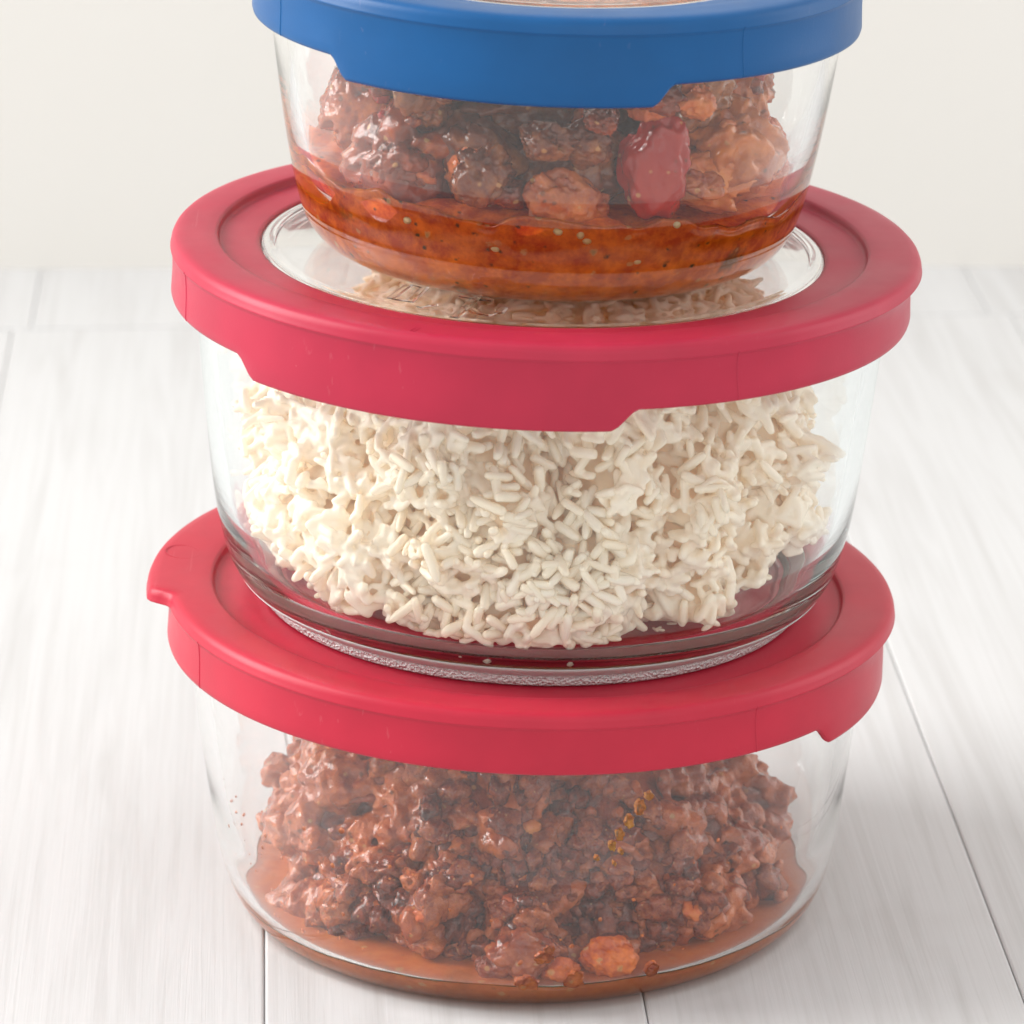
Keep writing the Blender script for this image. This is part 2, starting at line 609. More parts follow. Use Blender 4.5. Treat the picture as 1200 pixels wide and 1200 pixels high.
def lid(name, label, top, tilt, Rs, mat, tab_c, tab_w, pane, seam_angles, lip=None, flare=None):
    """Rs skirt radius; local z = 0 at the top of the rim."""
    root = empty(name, top, tilt)
    tag(root, label, 'lid', 'plastic lids in the stack')

    def window(a, c, w, soft):
        d = abs(angdiff(a, c))
        return 1 - sstep(w - soft, w + soft, d)

    def profile(a):
        tab = 0.46 * window(a, tab_c, tab_w, 2.2)
        fl = 0.0
        lipv = 0.0
        if flare:
            fl = flare[2] * window(a, flare[0], flare[1], 22)
        if lip:
            lipv = lip[2] * window(a, lip[0], lip[1], 2.0)
        e = fl + lipv
        zb = -1.42 - tab
        th = 0.16
        ri = 0 if not pane else Rs - 1.96
        p = []
        # underside first (inner), going outwards
        p.append((ri, -0.40))
        p.append((ri + (0.5 if pane else 3.0), -0.42))
        p.append((Rs - 1.08, -0.42))
        p.append((Rs - 0.95, -0.36))
        p.append((Rs - 0.88, -0.24))
        p.append((Rs - 0.30, -0.24))
        p.append((Rs - 0.20, -0.34))
        p.append((Rs - th, -0.9))
        p.append((Rs - th + 0.02, zb + 0.10))
        p.append((Rs - 0.12, zb + 0.02))
        p.append((Rs - 0.06, zb))
        p.append((Rs - 0.005, zb + 0.03))
        p.append((Rs + 0.015, zb + 0.10))
        p.append((Rs + 0.005, -1.15 - tab * 0.4))
        p.append((Rs - 0.010, -0.85))
        p.append((Rs - 0.010, -0.62))
        p.append((Rs + 0.004 + fl * 0.35, -0.43))
        p.append((Rs + 0.014 + fl * 0.80 + lipv * 0.6, -0.355 + 0.02 * (lipv > 0.1)))
        p.append((Rs + 0.034 + fl * 0.97 + lipv, -0.338))
        p.append((Rs + 0.042 + e, -0.318))
        p.append((Rs + 0.030 + e, -0.296))
        p.append((Rs + 0.020 + e, -0.19))
        p.append((Rs - 0.020 + e, -0.095))
        p.append((Rs - 0.08 + e, -0.035))
        p.append((Rs - 0.19 + e * 0.8, -0.008))
        p.append((Rs - 0.34 + e * 0.4, 0.0))
        p.append((Rs - 0.70, 0.0))
        p.append((Rs - 0.93, -0.004))
        p.append((Rs - 0.985, -0.02))
        p.append((Rs - 1.015, -0.06))
        p.append((Rs - 1.03, -0.13))
        p.append((Rs - 1.055, -0.18))
        p.append((Rs - 1.11, -0.195))
        if pane:
            p.append((Rs - 1.45, -0.20))
            p.append((ri + 0.12, -0.20))
            p.append((ri + 0.03, -0.215))
            p.append((ri, -0.25))
        else:
            p.append((Rs - 1.5, -0.20))
            p.append((Rs - 3.5, -0.20))
            p.append((0, -0.20))
        return p

    n = 360
    cols = [profile(360.0 * k / n) for k in range(n)]
    m = len(cols[0])
    verts, faces = [], []
    for k in range(n):
        a = 2 * math.pi * k / n
        for (r, z) in cols[k]:
            r = max(r, 0.01)
            verts.append((r * math.cos(a), r * math.sin(a), z))
    for k in range(n):
        k2 = (k + 1) % n
        for j in range(m - 1):
            faces.append((k * m + j, k2 * m + j, k2 * m + j + 1, k * m + j + 1))
        faces.append((k * m + m - 1, k2 * m + m - 1, k2 * m, k * m))
    body = add('lid_rim' if pane else 'lid_body', recalc(mesh('lid_rim', verts, faces, mat)), root)

    # mould seams: thin raised welds down the skirt
    for sa in seam_angles:
        pr = profile(sa)[11:21]
        wv, fv = [], []
        for (r, z) in pr:
            for da, dr in ((-0.16, -0.01), (-0.05, 0.014), (0.05, 0.014), (0.16, -0.01)):
                aa = R(sa + da + 0.25 * math.sin(z * 3))
                wv.append(((r + dr) * math.cos(aa), (r + dr) * math.sin(aa), z))
        for j in range(len(pr) - 1):
            for q in range(3):
                fv.append((j * 4 + q, j * 4 + q + 1, j * 4 + q + 5, j * 4 + q + 4))
        add('mould_seam', mesh('mould_seam', wv, fv, mat), root)

    if pane:
        ri = Rs - 1.96
        pp = [(0, -0.30), (ri - 0.4, -0.30), (ri - 0.30, -0.315), (ri - 0.25, -0.345), (ri + 0.35, -0.345),
              (ri + 0.36, -0.33), (ri + 0.35, -0.31), (ri + 0.02, -0.31), (ri - 0.04, -0.235), (ri - 0.10, -0.215), (ri - 0.22, -0.215),
              (ri - 0.26, -0.205), (ri - 0.30, -0.20), (ri - 0.6, -0.20), (0, -0.20)]
        v, f = lathe(pp, 192)
        add('clear_pane', recalc(mesh('clear_pane', v, f, M['pane'])), root)
    return root


def marks(parent, strokes, zt, mat, name, w=0.05, h=0.035):
    for st in strokes:
        v, f = [], []
        for i, (x, y) in enumerate(st):
            a, b = np.array(st[max(0, i - 1)]), np.array(st[min(len(st) - 1, i + 1)])
            d = (b - a) / np.linalg.norm(b - a)
            nx, ny = -d[1], d[0]
            for k, z in ((-1.0, 0.0), (-0.45, h), (0.45, h), (1.0, 0.0)):
                v.append((x + nx * w * k, y + ny * w * k, zt + z - 0.004))
        m_ = len(st)
        for i in range(m_ - 1):
            for q in range(3):
                f.append((i * 4 + q, i * 4 + q + 1, i * 4 + q + 5, i * 4 + q + 4))
            f.append((i * 4 + 3, i * 4, i * 4 + 4, i * 4 + 7))
        f.append((0, 1, 2, 3))
        f.append(tuple(reversed(range(4 * m_ - 4, 4 * m_))))
        add(name, recalc(mesh(name, v, f, mat, False)), parent)


Z3, Z2, Z1 = 7.735, 15.90, 22.36
lid_low = lid('container_lid', 'solid red lid with a side pull lip, on the container of minced meat', (0.03, 0, Z3), TILT, 8.22,
              M['red'], -6, 31, False, [-53, -152], lip=(159, 31, 0.46), flare=(8, 36, 0.17))
lid_mid = lid('container_lid', 'red-rimmed lid with clear centre, on the container of white rice', (0.36, 0, Z2), TILT, 8.25,
              M['crimson'], -109, 31, True, [-60.6, -160], lip=(96, 30, 0.46), flare=(8, 36, 0.17))
lid_top = lid('container_lid', 'blue-rimmed lid with clear centre, on the small container of stew', (0.70, 0, Z1), TILT, 6.66,
              M['blue'], -102.5, 31.5, True, [-55.3, -152.5], lip=(96, 30, 0.46))


# moulded marks: strokes in the clear pane, a faint line over the red ring, an oval on the pull lip
marks(lid_mid, [[(-3.28, -4.62), (-2.9, -3.5), (-2.57, -3.72), (-2.87, -4.8), (-3.2, -4.6)], [(-2.66, -5.2), (-2.45, -5.0), (-2.29, -4.93)],
                [(-1.92, -5.85), (-1.65, -5.0), (-1.39, -4.11)], [(-1.79, -4.23), (-1.5, -4.4), (-1.11, -4.49)],
                [(-1.69, -5.0), (-1.45, -5.45), (-1.2, -5.6), (-0.95, -5.35), (-0.87, -5.0)]], -0.20, M['pane'], 'moulded_mark', 0.11, 0.022)
marks(lid_mid, [[(-2.38, -6.62), (-2.18, -6.30)], [(-2.30, -6.66), (-2.10, -6.34)]], -0.20, M['crimson'], 'moulded_mark', 0.02, 0.012)
marks(lid_mid, [[(-2.80, -7.55), (-2.68, -7.32)], [(-2.72, -7.58), (-2.60, -7.34)]], 0.0, M['crimson'], 'moulded_mark', 0.02, 0.012)
marks(lid_low, [[(-8.0 + 0.36 * math.cos(t) - 0.18 * math.sin(t), 1.1 + 0.36 * math.cos(t) * 0.4 + 0.42 * math.sin(t)) for t in np.linspace(0, 6.2, 20)]], 0.0, M['red'], 'moulded_mark', 0.03, 0.006)


# ------------------------------------------------------------------ food masses
def heap(prof, n_a=150, n_s=60, amp=0.3, sc=0.8, seed=1.0, shape=None, oct=3, low=0.0):
    """A lump grown from a profile (r, z) that starts on the floor's rim and ends at r = 0 on top."""
    pts = np.array(dense(prof, 10))
    d = np.r_[0, np.cumsum(np.hypot(*np.diff(pts, axis=0).T))]
    s = np.linspace(0, d[-1], n_s)
    rr = np.interp(s, d, pts[:, 0])
    zz = np.interp(s, d, pts[:, 1])
    verts, faces = [], []
    for j in range(n_s):
        for k in range(n_a):
            a = 2 * math.pi * k / n_a
            r, z = rr[j], zz[j]
            if shape:
                r, z = shape(a, r, z)
            p = (r * math.cos(a), r * math.sin(a), z)
            nz = fbm(p, sc, oct, seed) + low * fbm(p, sc * 0.45, 2, seed + 7.7)
            e = min(1.0, j / 5.0)
            r2 = max(0.01, r - amp * (0.45 + nz) * min(1, r / 2.5))
            z2 = z + (amp * 0.8 * nz * (1 if r < 4.5 else 0.3)) * e
            verts.append((r2 * math.cos(a), r2 * math.sin(a), max(z2, prof[0][1])))
    for j in range(n_s - 1):
        for k in range(n_a):
            k2 = (k + 1) % n_a
            faces.append((j * n_a + k, j * n_a + k2, (j + 1) * n_a + k2, (j + 1) * n_a + k))
    faces.append(tuple((n_s - 1) * n_a + k for k in range(n_a)))
    faces.append(tuple(reversed(range(n_a))))
    return np.array(verts), faces


def sample(verts, faces, count, weight=None):
    q = [f for f in faces if len(f) == 4]
    F = np.array(q)
    a, b, c, d = (verts[F[:, i]] for i in range(4))
    nrm = np.cross(c - a, d - b)
    ar = np.linalg.norm(nrm, axis=1)
    cen = (a + b + c + d) / 4
    w = ar * (weight(cen) if weight else 1)
    idx = rng.choice(len(F), size=count, p=w / w.sum())
    s, t = rng.random((2, count, 1))
    P = (a[idx] * (1 - s) + b[idx] * s) * (1 - t) + (d[idx] * (1 - s) + c[idx] * s) * t
    N = nrm[idx] / np.maximum(ar[idx], 1e-9)[:, None]
    return P, N


def merge(name, protos, mats4, mat):
    """Join many placed copies of small meshes into one mesh."""
    V, F, off = [], [], 0
    for pi, mx in mats4:
        pv, pf = protos[pi]
        A = np.array(mx)
        V.append(pv @ A[:3, :3].T + A[:3, 3])
        F.extend([tuple(i + off for i in f) for f in pf])
        off += len(pv)
    return mesh(name, np.concatenate(V), F, mat)


def hidden_in(grid, n_a, n_s, c, depth):
    """True for points of c lying deeper than depth behind the side of a heap (grid: its n_s rings of n_a points)."""
    G = grid.reshape(n_s, n_a, 3)
    ang = np.arctan2(c[:, 1], c[:, 0]) % (2 * math.pi)
    k = np.rint(ang / (2 * math.pi) * n_a).astype(int) % n_a
    rad = np.hypot(c[:, 0], c[:, 1])
    out = np.zeros(len(c), bool)
    for q in range(n_a):
        sel = np.nonzero(k == q)[0]
        if len(sel) == 0:
            continue
        colm = G[:, q]
        side = colm[colm[:, 2] < 5.0]
        o_ = np.argsort(side[:, 2])
        rr = np.interp(c[sel, 2], side[o_, 2], np.hypot(side[o_, 0], side[o_, 1]))
        out[sel] = (rad[sel] < rr - depth) & (c[sel, 2] < 4.6)
    return out


def fuse(o, voxel, soften, mat, hidden=None):
    """Weld touching pieces of one mesh into a soft, sticky surface; faces buried out of sight are dropped."""
    md = o.modifiers.new('fuse', 'REMESH')
    md.mode = 'VOXEL'
    md.voxel_size = voxel * S
    if soften:
        sm = o.modifiers.new('soften', 'SMOOTH')
        sm.factor = 0.5
        sm.iterations = soften
    bpy.context.view_layer.update()
    ev = o.evaluated_get(bpy.context.evaluated_depsgraph_get()).to_mesh()
    nv, nf = len(ev.vertices), len(ev.polygons)
    co = np.empty(nv * 3, np.float32)
    ev.vertices.foreach_get('co', co)
    co = co.reshape(-1, 3)
    fv = np.empty(len(ev.loops), np.int32)
    ev.loops.foreach_get('vertex_index', fv)
    assert len(fv) == nf * 4
    fv = fv.reshape(-1, 4)
    o.modifiers.clear()
    if hidden is not None:
        fv = fv[~hidden(co[fv].mean(1) / S)]
        used = np.unique(fv)
        lut = np.full(nv, -1, np.int32)
        lut[used] = np.arange(len(used))
        fv, co = lut[fv], co[used]
    me = bpy.data.meshes.new(o.name)
    me.vertices.add(len(co))
    me.vertices.foreach_set('co', co.ravel())
    me.loops.add(fv.size)
    me.loops.foreach_set('vertex_index', fv.ravel())
    me.polygons.add(len(fv))
    me.polygons.foreach_set('loop_start', np.arange(0, fv.size, 4, dtype=np.int32))
    me.polygons.foreach_set('use_smooth', np.ones(len(fv), bool))
    me.update(calc_edges=True)
    me.materials.append(mat)
    o.data = me
    return me


# ---- rice
def grain(L, r, bend, seed):
    n, m = 7, 6
    rs = random.Random(seed)
    v, f = [], []
    prof = [(-0.5, 0.42), (-0.45, 0.80), (-0.28, 0.98), (rs.uniform(-0.05, 0.05), rs.uniform(0.88, 1.0)), (0.28, rs.uniform(0.85, 1.0)), (0.45, rs.uniform(0.6, 0.85)), (0.5, 0.4)]
    for (t, w) in prof:
        for k in range(m):
            a = 2 * math.pi * k / m
            w2 = w * r * (1 + rs.uniform(-0.08, 0.08))
            v.append((t * L, math.cos(a) * w2 * 0.92, math.sin(a) * w2 * 1.08 + bend * (1 - (2 * t) ** 2)))
    for j in range(n - 1):
        for k in range(m):
            k2 = (k + 1) % m
            f.append((j * m + k, j * m + k2, (j + 1) * m + k2, (j + 1) * m + k))
    f.append(tuple(reversed(range(m))))
    f.append(tuple((n - 1) * m + k for k in range(m)))
    return np.array(v), f


rice = empty('cooked_rice', (X_MID, 0, Z_MID), TILT)
rice.location = Vector((X_MID + 0.65 * math.sin(R(TILT)), 0, Z_MID + 0.65 * math.cos(R(TILT)))) * S
tag(rice, 'fluffy heap of cooked white rice inside the middle glass container', 'rice')
# local z = 0 on the inside floor of the container (0.65 above its base)
FZ = 0.65


def rice_limit(z):
    return prof_r(P_MID_I, z + FZ) - 0.10


def rice_shape(a, r, z):
    d = math.degrees(a)
    side = 1 - sstep(20, 75, abs(angdiff(d, 180)))          # hollow towards the container's -x side, near the top
    rt = 1 - sstep(15, 60, abs(angdiff(d, -5)))
    k = 1 - 0.16 * side * sstep(2.8, 6.0, z) - 0.07 * rt * sstep(0.5, 4.5, z)
    return r * k, z - 1.2 * side * sstep(4, 6, z) * sstep(2, 6, r)


rv, rf = heap([(5.7, 0.0), (6.1, 0.35), (6.4, 1.0), (6.7, 2.0), (6.75, 3.2), (6.7, 4.4), (6.35, 5.4), (5.3, 6.1), (3.0, 6.35), (0.0, 6.4)],
              190, 90, 1.15, 0.80, 3.1, rice_shape, 4, 0.7)
for i in range(len(rv)):
    rad = math.hypot(rv[i][0], rv[i][1])
    lim = rice_limit(max(0.0, rv[i][2])) - 0.25
    if rad > lim:
        rv[i][:2] *= lim / rad
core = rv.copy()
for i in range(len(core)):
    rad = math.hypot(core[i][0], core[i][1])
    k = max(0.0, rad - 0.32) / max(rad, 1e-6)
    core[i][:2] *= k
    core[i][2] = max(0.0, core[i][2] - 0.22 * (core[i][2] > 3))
add('rice_heap', recalc(mesh('rice_heap', core, rf, M['rice_shade_core'])), rice)
g_protos = [grain(random.uniform(0.50, 0.84), random.uniform(0.098, 0.130), random.uniform(-0.03, 0.07), k) for k in range(8)]
P, N = sample(rv, rf, 6400, lambda c: np.where(c[:, 1] > 2, 0.3, 1.0))
placed = []
for i in range(len(P)):
    p, n = Vector(P[i]), Vector(N[i])
    if n.dot(Vector((p.x, p.y, 1.0))) < 0:
        n = -n
    t = n.orthogonal().normalized()
    t = (Matrix.Rotation(random.uniform(0, 2 * math.pi), 3, n) @ t)
    t = (t + n * random.gauss(0.0, 0.34)).normalized()
    b = n.cross(t).normalized()
    n2 = t.cross(b)
    cl = fbm(p, 1.3, 3, 9.0)
    p = p + n * (0.02 + 0.26 * cl + random.uniform(-0.10, 0.14) - (0.26 if i % 3 == 0 else 0.0))
    lim = rice_limit(max(0.0, p.z))
    sc = random.uniform(0.86, 1.12)
    ext = 0.5 * 0.7 * sc * math.hypot(t.x, t.y) * 0.6
    rad = math.hypot(p.x, p.y)
    if rad + ext > lim:
        k = max(0.1, (lim - ext) / rad)
        p.x *= k
        p.y *= k
    p.z = min(max(p.z, 0.12 + 0.3 * abs(t.z)), 6.9)
    mx = Matrix(((t.x * sc, b.x * sc, n2.x * sc, p.x), (t.y * sc, b.y * sc, n2.y * sc, p.y), (t.z * sc, b.z * sc, n2.z * sc, p.z), (0, 0, 0, 1)))
    vis = (-n.y * 0.94 + n.z * 0.33) + 0.5 * cl - 0.06 * abs(p.x) + (0.0 if 0.2 < p.z < 5.0 else -2.0) - 0.25 * (p.y + 5)
    placed.append((vis, random.randrange(8), mx))
placed.sort(key=lambda q: -q[0])
front, rest = placed[:300], placed[300:]
g_meshes = [mesh('rice_grain', v, f, M['rice']) for v, f in g_protos]
for _, gi, mx in front:
    o = add('rice_grain', g_meshes[gi], rice)
    mm = mx.copy()
    mm.translation = mm.translation * S
    o.matrix_local = mm
sticky = add('rice_grains', merge('rice_grains', g_protos, [(gi, mx) for _, gi, mx in rest], M['rice']), rice)
fuse(sticky, 0.042, 1, M['rice'], lambda c: hidden_in(rv, 190, 90, c, 0.42))
tag(sticky, kind='stuff')


# ---- lumps
def lump(rad, seed, amp=0.35, sc=1.2, sub=4, stretch=(1, 1, 1), facet=0.0, oct=4, ridge=0.0):
    bm = bmesh.new()
    bmesh.ops.create_icosphere(bm, subdivisions=sub, radius=1.0)
    for v in bm.verts:
        d = v.co.normalized()
        k = 1 + amp * fbm(d, sc, oct, seed)
        if ridge:
            k += ridge * (0.35 - abs(fbm(d, sc * 1.7, 4, seed + 5.5)) - 0.25 * abs(fbm(d, sc * 4.0, 2, seed + 2.5)))
        if facet:
            # flatten against a few planes so the piece looks cut
            rs = random.Random(int(seed * 1000))
            for _ in range(6):
                pn = Vector((rs.uniform(-1, 1), rs.uniform(-1, 1), rs.uniform(-1, 1))).normalized()
                h = rs.uniform(0.62, 0.85)
                dd = d.dot(pn) * k
                if dd > h:
                    k *= 1 - facet * (1 - h / dd)
        v.co = Vector((d.x * stretch[0], d.y * stretch[1], d.z * stretch[2])) * k * rad
    V = np.array([v.co[:] for v in bm.verts])
    bm.verts.index_update()
    F = [tuple(v.index for v in f.verts) for f in bm.faces]
    bm.free()
    return V, F


def pool(name, pi, z0, level, parent, mat, wob, seed, off, slope=0.0):
    """Sauce lying in the container, wetting its wall; off = height of the parent's origin over the container's base."""
    pi = dense(pi)
    zs = np.linspace(z0, level, 22)
    prof = [(0, z0 - 0.02 - off)] + [(prof_r(pi, z) + 0.03, z - 0.02 - off) for z in zs]
    prof += [(prof_r(pi, level) - 0.05, level - 0.05 - off)] + [(prof_r(pi, level) * k, level - 0.06 - off) for k in (0.96, 0.9, 0.8, 0.65, 0.5, 0.3, 0.15)] + [(0, level - 0.06 - off)]

    def fn(a, r, z):
        t = sstep(level - off - min(0.9, 0.6 * (level - z0)), level - off - 0.05, z)
        p = (r * math.cos(a), r * math.sin(a), 0)
        dz = (wob * fbm(p, 0.55, 3, seed) - slope * math.cos(a) * r / 5.0) * t
        if abs(z + 0.02 + off - z0) < 1e-6:
            dz = 0
        rr = r
        if t > 0 and r > prof_r(pi, level) - 0.02:
            rr = prof_r(pi, z + off + dz) + 0.03
        return rr, z + dz
    v, f = lathe(prof, 192, False, fn)
    return add(name, recalc(mesh(name, v, f, mat)), parent)


# ---- stew in the top container
OFF_T = 0.42
stew = empty('chunky_stew', (0, 0, 0), TILT)
stew.location = Vector((X_TOP + OFF_T * math.sin(R(TILT)), 0, Z_TOP + OFF_T * math.cos(R(TILT)))) * S
tag(stew, 'chunky red-brown stew of meat and peppers in orange sauce under the blue lid', 'stew')
pool('sauce', P_TOP_I, 0.40, 2.0, stew, M['sauce_top'], 0.42, 4.2, OFF_T, 0.22)

# x, y, z (local, floor = 0), radius, stretch, seed, material, name, facet
stew_bits = [
    (-4.1, -1.2, 2.9, 1.05, (0.95, 1.0, 1.0), 1.3, 'stew', 'meat_chunk', 0.5),
    (-2.9, -3.1, 2.55, 1.25, (1.0, 0.9, 1.05), 2.7, 'stew', 'meat_chunk', 0.5),
    (-1.4, -3.7, 2.5, 1.1, (1.1, 0.9, 1.05), 3.9, 'aubergine', 'vegetable_piece', 0.6),
    (0.3, -3.6, 2.35, 1.15, (1.15, 0.9, 1.0), 5.1, 'aubergine', 'vegetable_piece', 0.4),
    (-0.5, -3.0, 3.7, 1.3, (1.4, 0.9, 0.8), 6.6, 'aubergine', 'vegetable_piece', 0.5),
    (2.05, -4.40, 2.65, 1.02, (0.74, 0.52, 1.05), 7.9, 'pepper', 'pepper_piece', 0.35),
    (3.5, -2.3, 2.65, 1.25, (0.95, 0.9, 0.95), 8.8, 'stew', 'meat_chunk', 0.5),
    (2.7, -2.6, 3.85, 1.1, (1.15, 0.9, 0.8), 9.4, 'aubergine', 'vegetable_piece', 0.5),
    (4.05, -0.9, 3.4, 0.85, (0.8, 0.9, 1.1), 10.2, 'stew', 'meat_chunk', 0.5),
    (4.3, -1.3, 4.1, 0.5, (0.5, 0.4, 0.95), 11.7, 'pepper', 'pepper_piece', 0.6),
    (-3.75, -2.75, 4.15, 0.62, (0.55, 0.45, 1.25), 12.9, 'pepper', 'pepper_piece', 0.6),
    (-2.0, -2.5, 4.05, 1.05, (1.1, 0.9, 0.8), 13.1, 'stew', 'meat_chunk', 0.5),
    (0.9, -1.8, 4.4, 1.2, (1.2, 1.0, 0.6), 14.4, 'stew', 'meat_chunk', 0.5),
    (-2.6, 0.6, 3.4, 1.7, (1.1, 1.1, 0.8), 15.5, 'stew', 'meat_chunk', 0.4),
    (0.4, 0.5, 3.3, 1.9, (1.2, 1.2, 0.8), 16.5, 'aubergine', 'vegetable_piece', 0.4),
    (2.7, 0.9, 3.2, 1.6, (1.1, 1.1, 0.9), 17.5, 'stew', 'meat_chunk', 0.4),
    (-0.8, 3.2, 3.0, 1.5, (1.6, 0.9, 0.9), 18.5, 'stew', 'meat_chunk', 0.4),
    (2.2, 3.3, 2.8, 1.3, (1.2, 0.9, 0.9), 19.5, 'aubergine', 'vegetable_piece', 0.4),
    (-3.2, 2.7, 2.6, 1.2, (1.0, 1.0, 1.0), 20.5, 'pepper', 'pepper_piece', 0.5),
]


def fit_inside(V, c, pi, off, gap=0.06):
    out = []
    for v in V:
        p = np.array(v) + c
        lim = prof_r(pi, p[2] + off) - gap
        r = math.hypot(p[0], p[1])
        if r > lim:
            p[:2] *= lim / r
        out.append(p - c)
    return np.array(out)


rb = random.Random(21)
extra = []
for k in range(34):                      # medium pieces packed along the front and over the big ones
    ang = R(-172 + 164 * (k + rb.uniform(0, 0.8)) / 34)
    zz = rb.choice([2.0, 2.5, 3.1, 3.7, 4.2]) + rb.uniform(-0.2, 0.2)
    rad = prof_r(P_TOP_I, zz + OFF_T) - rb.uniform(0.55, 1.25)
    rr0 = rb.uniform(0.42, 0.78)
    mt, nm = rb.choice([('stew', 'meat_chunk'), ('aubergine', 'vegetable_piece'), ('stew', 'meat_chunk'), ('aubergine', 'vegetable_piece'), ('carrot', 'tomato_piece')])
    if abs(math.degrees(ang) + 65) < 15 and zz < 3.8:
        continue
    if (math.cos(ang) < -0.66 and zz > 2.8) or (math.cos(ang) > 0.74 and zz > 3.3):
        continue
    extra.append((rad * math.cos(ang), rad * math.sin(ang), zz, rr0, (rb.uniform(0.8, 1.5), rb.uniform(0.7, 1.0), rb.uniform(0.6, 1.1)), 31.0 + k * 1.37, mt, nm, 0.6))
for (x, y, z, r_, st, sd, mt, nm, fc) in stew_bits + extra:
    soft = mt == 'pepper'
    V, F = lump(r_, sd, 0.30 if soft else 0.42, 1.3, 5, st, fc, 4, 0.0 if soft else 0.36)
    V = fit_inside(V, np.array((x, y, z)), P_TOP_I, OFF_T)
    o = add(nm, mesh(nm, V, F, M[mt]), stew)
    o.location = Vector((x, y, z)) * S

# small diced bits between and on the big pieces
d_protos = [lump(1.0, 60 + k * 2.3, 0.38, 1.5, 3, (random.uniform(0.9, 1.4), random.uniform(0.7, 1.0), random.uniform(0.6, 1.0)), 0.6, 4) for k in range(6)]
d_me = {(k, mt): mesh('diced_piece', v, f, M[mt]) for k, (v, f) in enumerate(d_protos) for mt in ('stew', 'aubergine', 'pepper', 'carrot')}
rr_ = random.Random(5)
for k in range(60):
    b = stew_bits[1 + rr_.randrange(len(stew_bits) - 8)]
    d = Vector((rr_.uniform(-1, 1), rr_.uniform(-1.0, 0.3), rr_.uniform(-0.8, 0.9))).normalized()
    rad = rr_.uniform(0.10, 0.30)
    p = Vector((b[0] + d.x * b[3] * b[4][0] * 0.8, b[1] + d.y * b[3] * b[4][1] * 0.9, b[2] + d.z * b[3] * b[4][2] * 0.8))
    p.z = max(p.z, 1.45)
    if p.x > 0.9 and p.x < 3.2 and p.y < -3.0:
        continue
    lim = prof_r(P_TOP_I, p.z + OFF_T) - 0.08 - rad
    h = math.hypot(p.x, p.y)
    if h > lim:
        p.x *= lim / h
        p.y *= lim / h
    mt = rr_.choice(['stew', 'aubergine', 'aubergine', 'carrot', 'stew', 'pepper', 'carrot'])
    o = add('diced_piece', d_me[(rr_.randrange(6), mt)], stew)
    o.location = p * S
    o.rotation_euler = (rr_.uniform(0, 6), rr_.uniform(0, 6), rr_.uniform(0, 6))
    o.scale = (rad,) * 3

# seeds pressed against the glass and on the chunks
sv, sf = lump(0.085, 2.2, 0.05, 1.0, 2, (1.25, 0.55, 1.0), 0, 2)
seed_me = mesh('seed', sv, sf, M['seed'])
for (ang, z) in [(-89, 1.42), (-84, 1.36), (-82.5, 1.22), (-62, 1.5), (-70, 0.72), (-124, 1.3), (-103, 0.95)]:
    rr = prof_r(P_TOP_I, z + OFF_T) + 0.02
    o = add('seed', seed_me, stew)
    o.location = Vector((rr * math.cos(R(ang)), rr * math.sin(R(ang)), z)) * S
    o.rotation_euler = (0, random.uniform(0, 3), R(ang + 90))

# ---- minced meat in the bottom container
OFF_L = 0.31
mince = empty('minced_meat', (0, 0, (0.012 + OFF_L)))
tag(mince, 'cooked minced meat in brown sauce heaped inside the bottom glass container', 'minced meat')
pool('sauce', P_LOW_I, 0.30, 0.74, mince, M['sauce_low'], 0.05, 6.1, OFF_L)


def mince_shape(a, r, z):
    d = math.degrees(a)
    fr = 1 - sstep(20, 95, abs(angdiff(d, -90)))
    rt = 1 - sstep(10, 60, abs(angdiff(d, 5)))
    lf = 1 - sstep(10, 60, abs(angdiff(d, 180)))
    k = 1 - 0.24 * fr * sstep(0.3, 3.8, z) - 0.10 * rt * sstep(1.2, 3.6, z) - 0.05 * lf * sstep(2.5, 5, z)
    k -= 0.11 * (1 - sstep(0, 17, abs(angdiff(d, -77)))) * sstep(0.2, 1.0, z)
    return r * k, z - 1.5 * rt * sstep(2.6, 4.6, z) * sstep(2, 5, r)


mv, mf = heap([(5.5, 0.0), (5.85, 0.5), (6.05, 1.2), (6.0, 2.0), (5.6, 2.9), (5.0, 3.8), (4.2, 4.7), (2.5, 5.3), (0.0, 5.5)],
              170, 80, 1.05, 0.8, 12.3, mince_shape, 5)
for i in range(len(mv)):
    rad = math.hypot(mv[i][0], mv[i][1])
    lim = prof_r(P_LOW_I, max(0, mv[i][2]) + OFF_L) - 0.35
    if rad > lim:
        mv[i][:2] *= lim / rad
add('meat_heap', recalc(mesh('meat_heap', mv, mf, M['mince'])), mince)
m_protos = [lump(1.0, 30 + k * 1.7, 0.52, 1.7, 3, (random.uniform(0.9, 1.3), random.uniform(0.8, 1.1), random.uniform(0.7, 1.0)), 0.3, 4) for k in range(8)]
P, N = sample(mv, mf, 3200, lambda c: np.where(c[:, 1] > 2, 0.5, 1.0))
placed = []
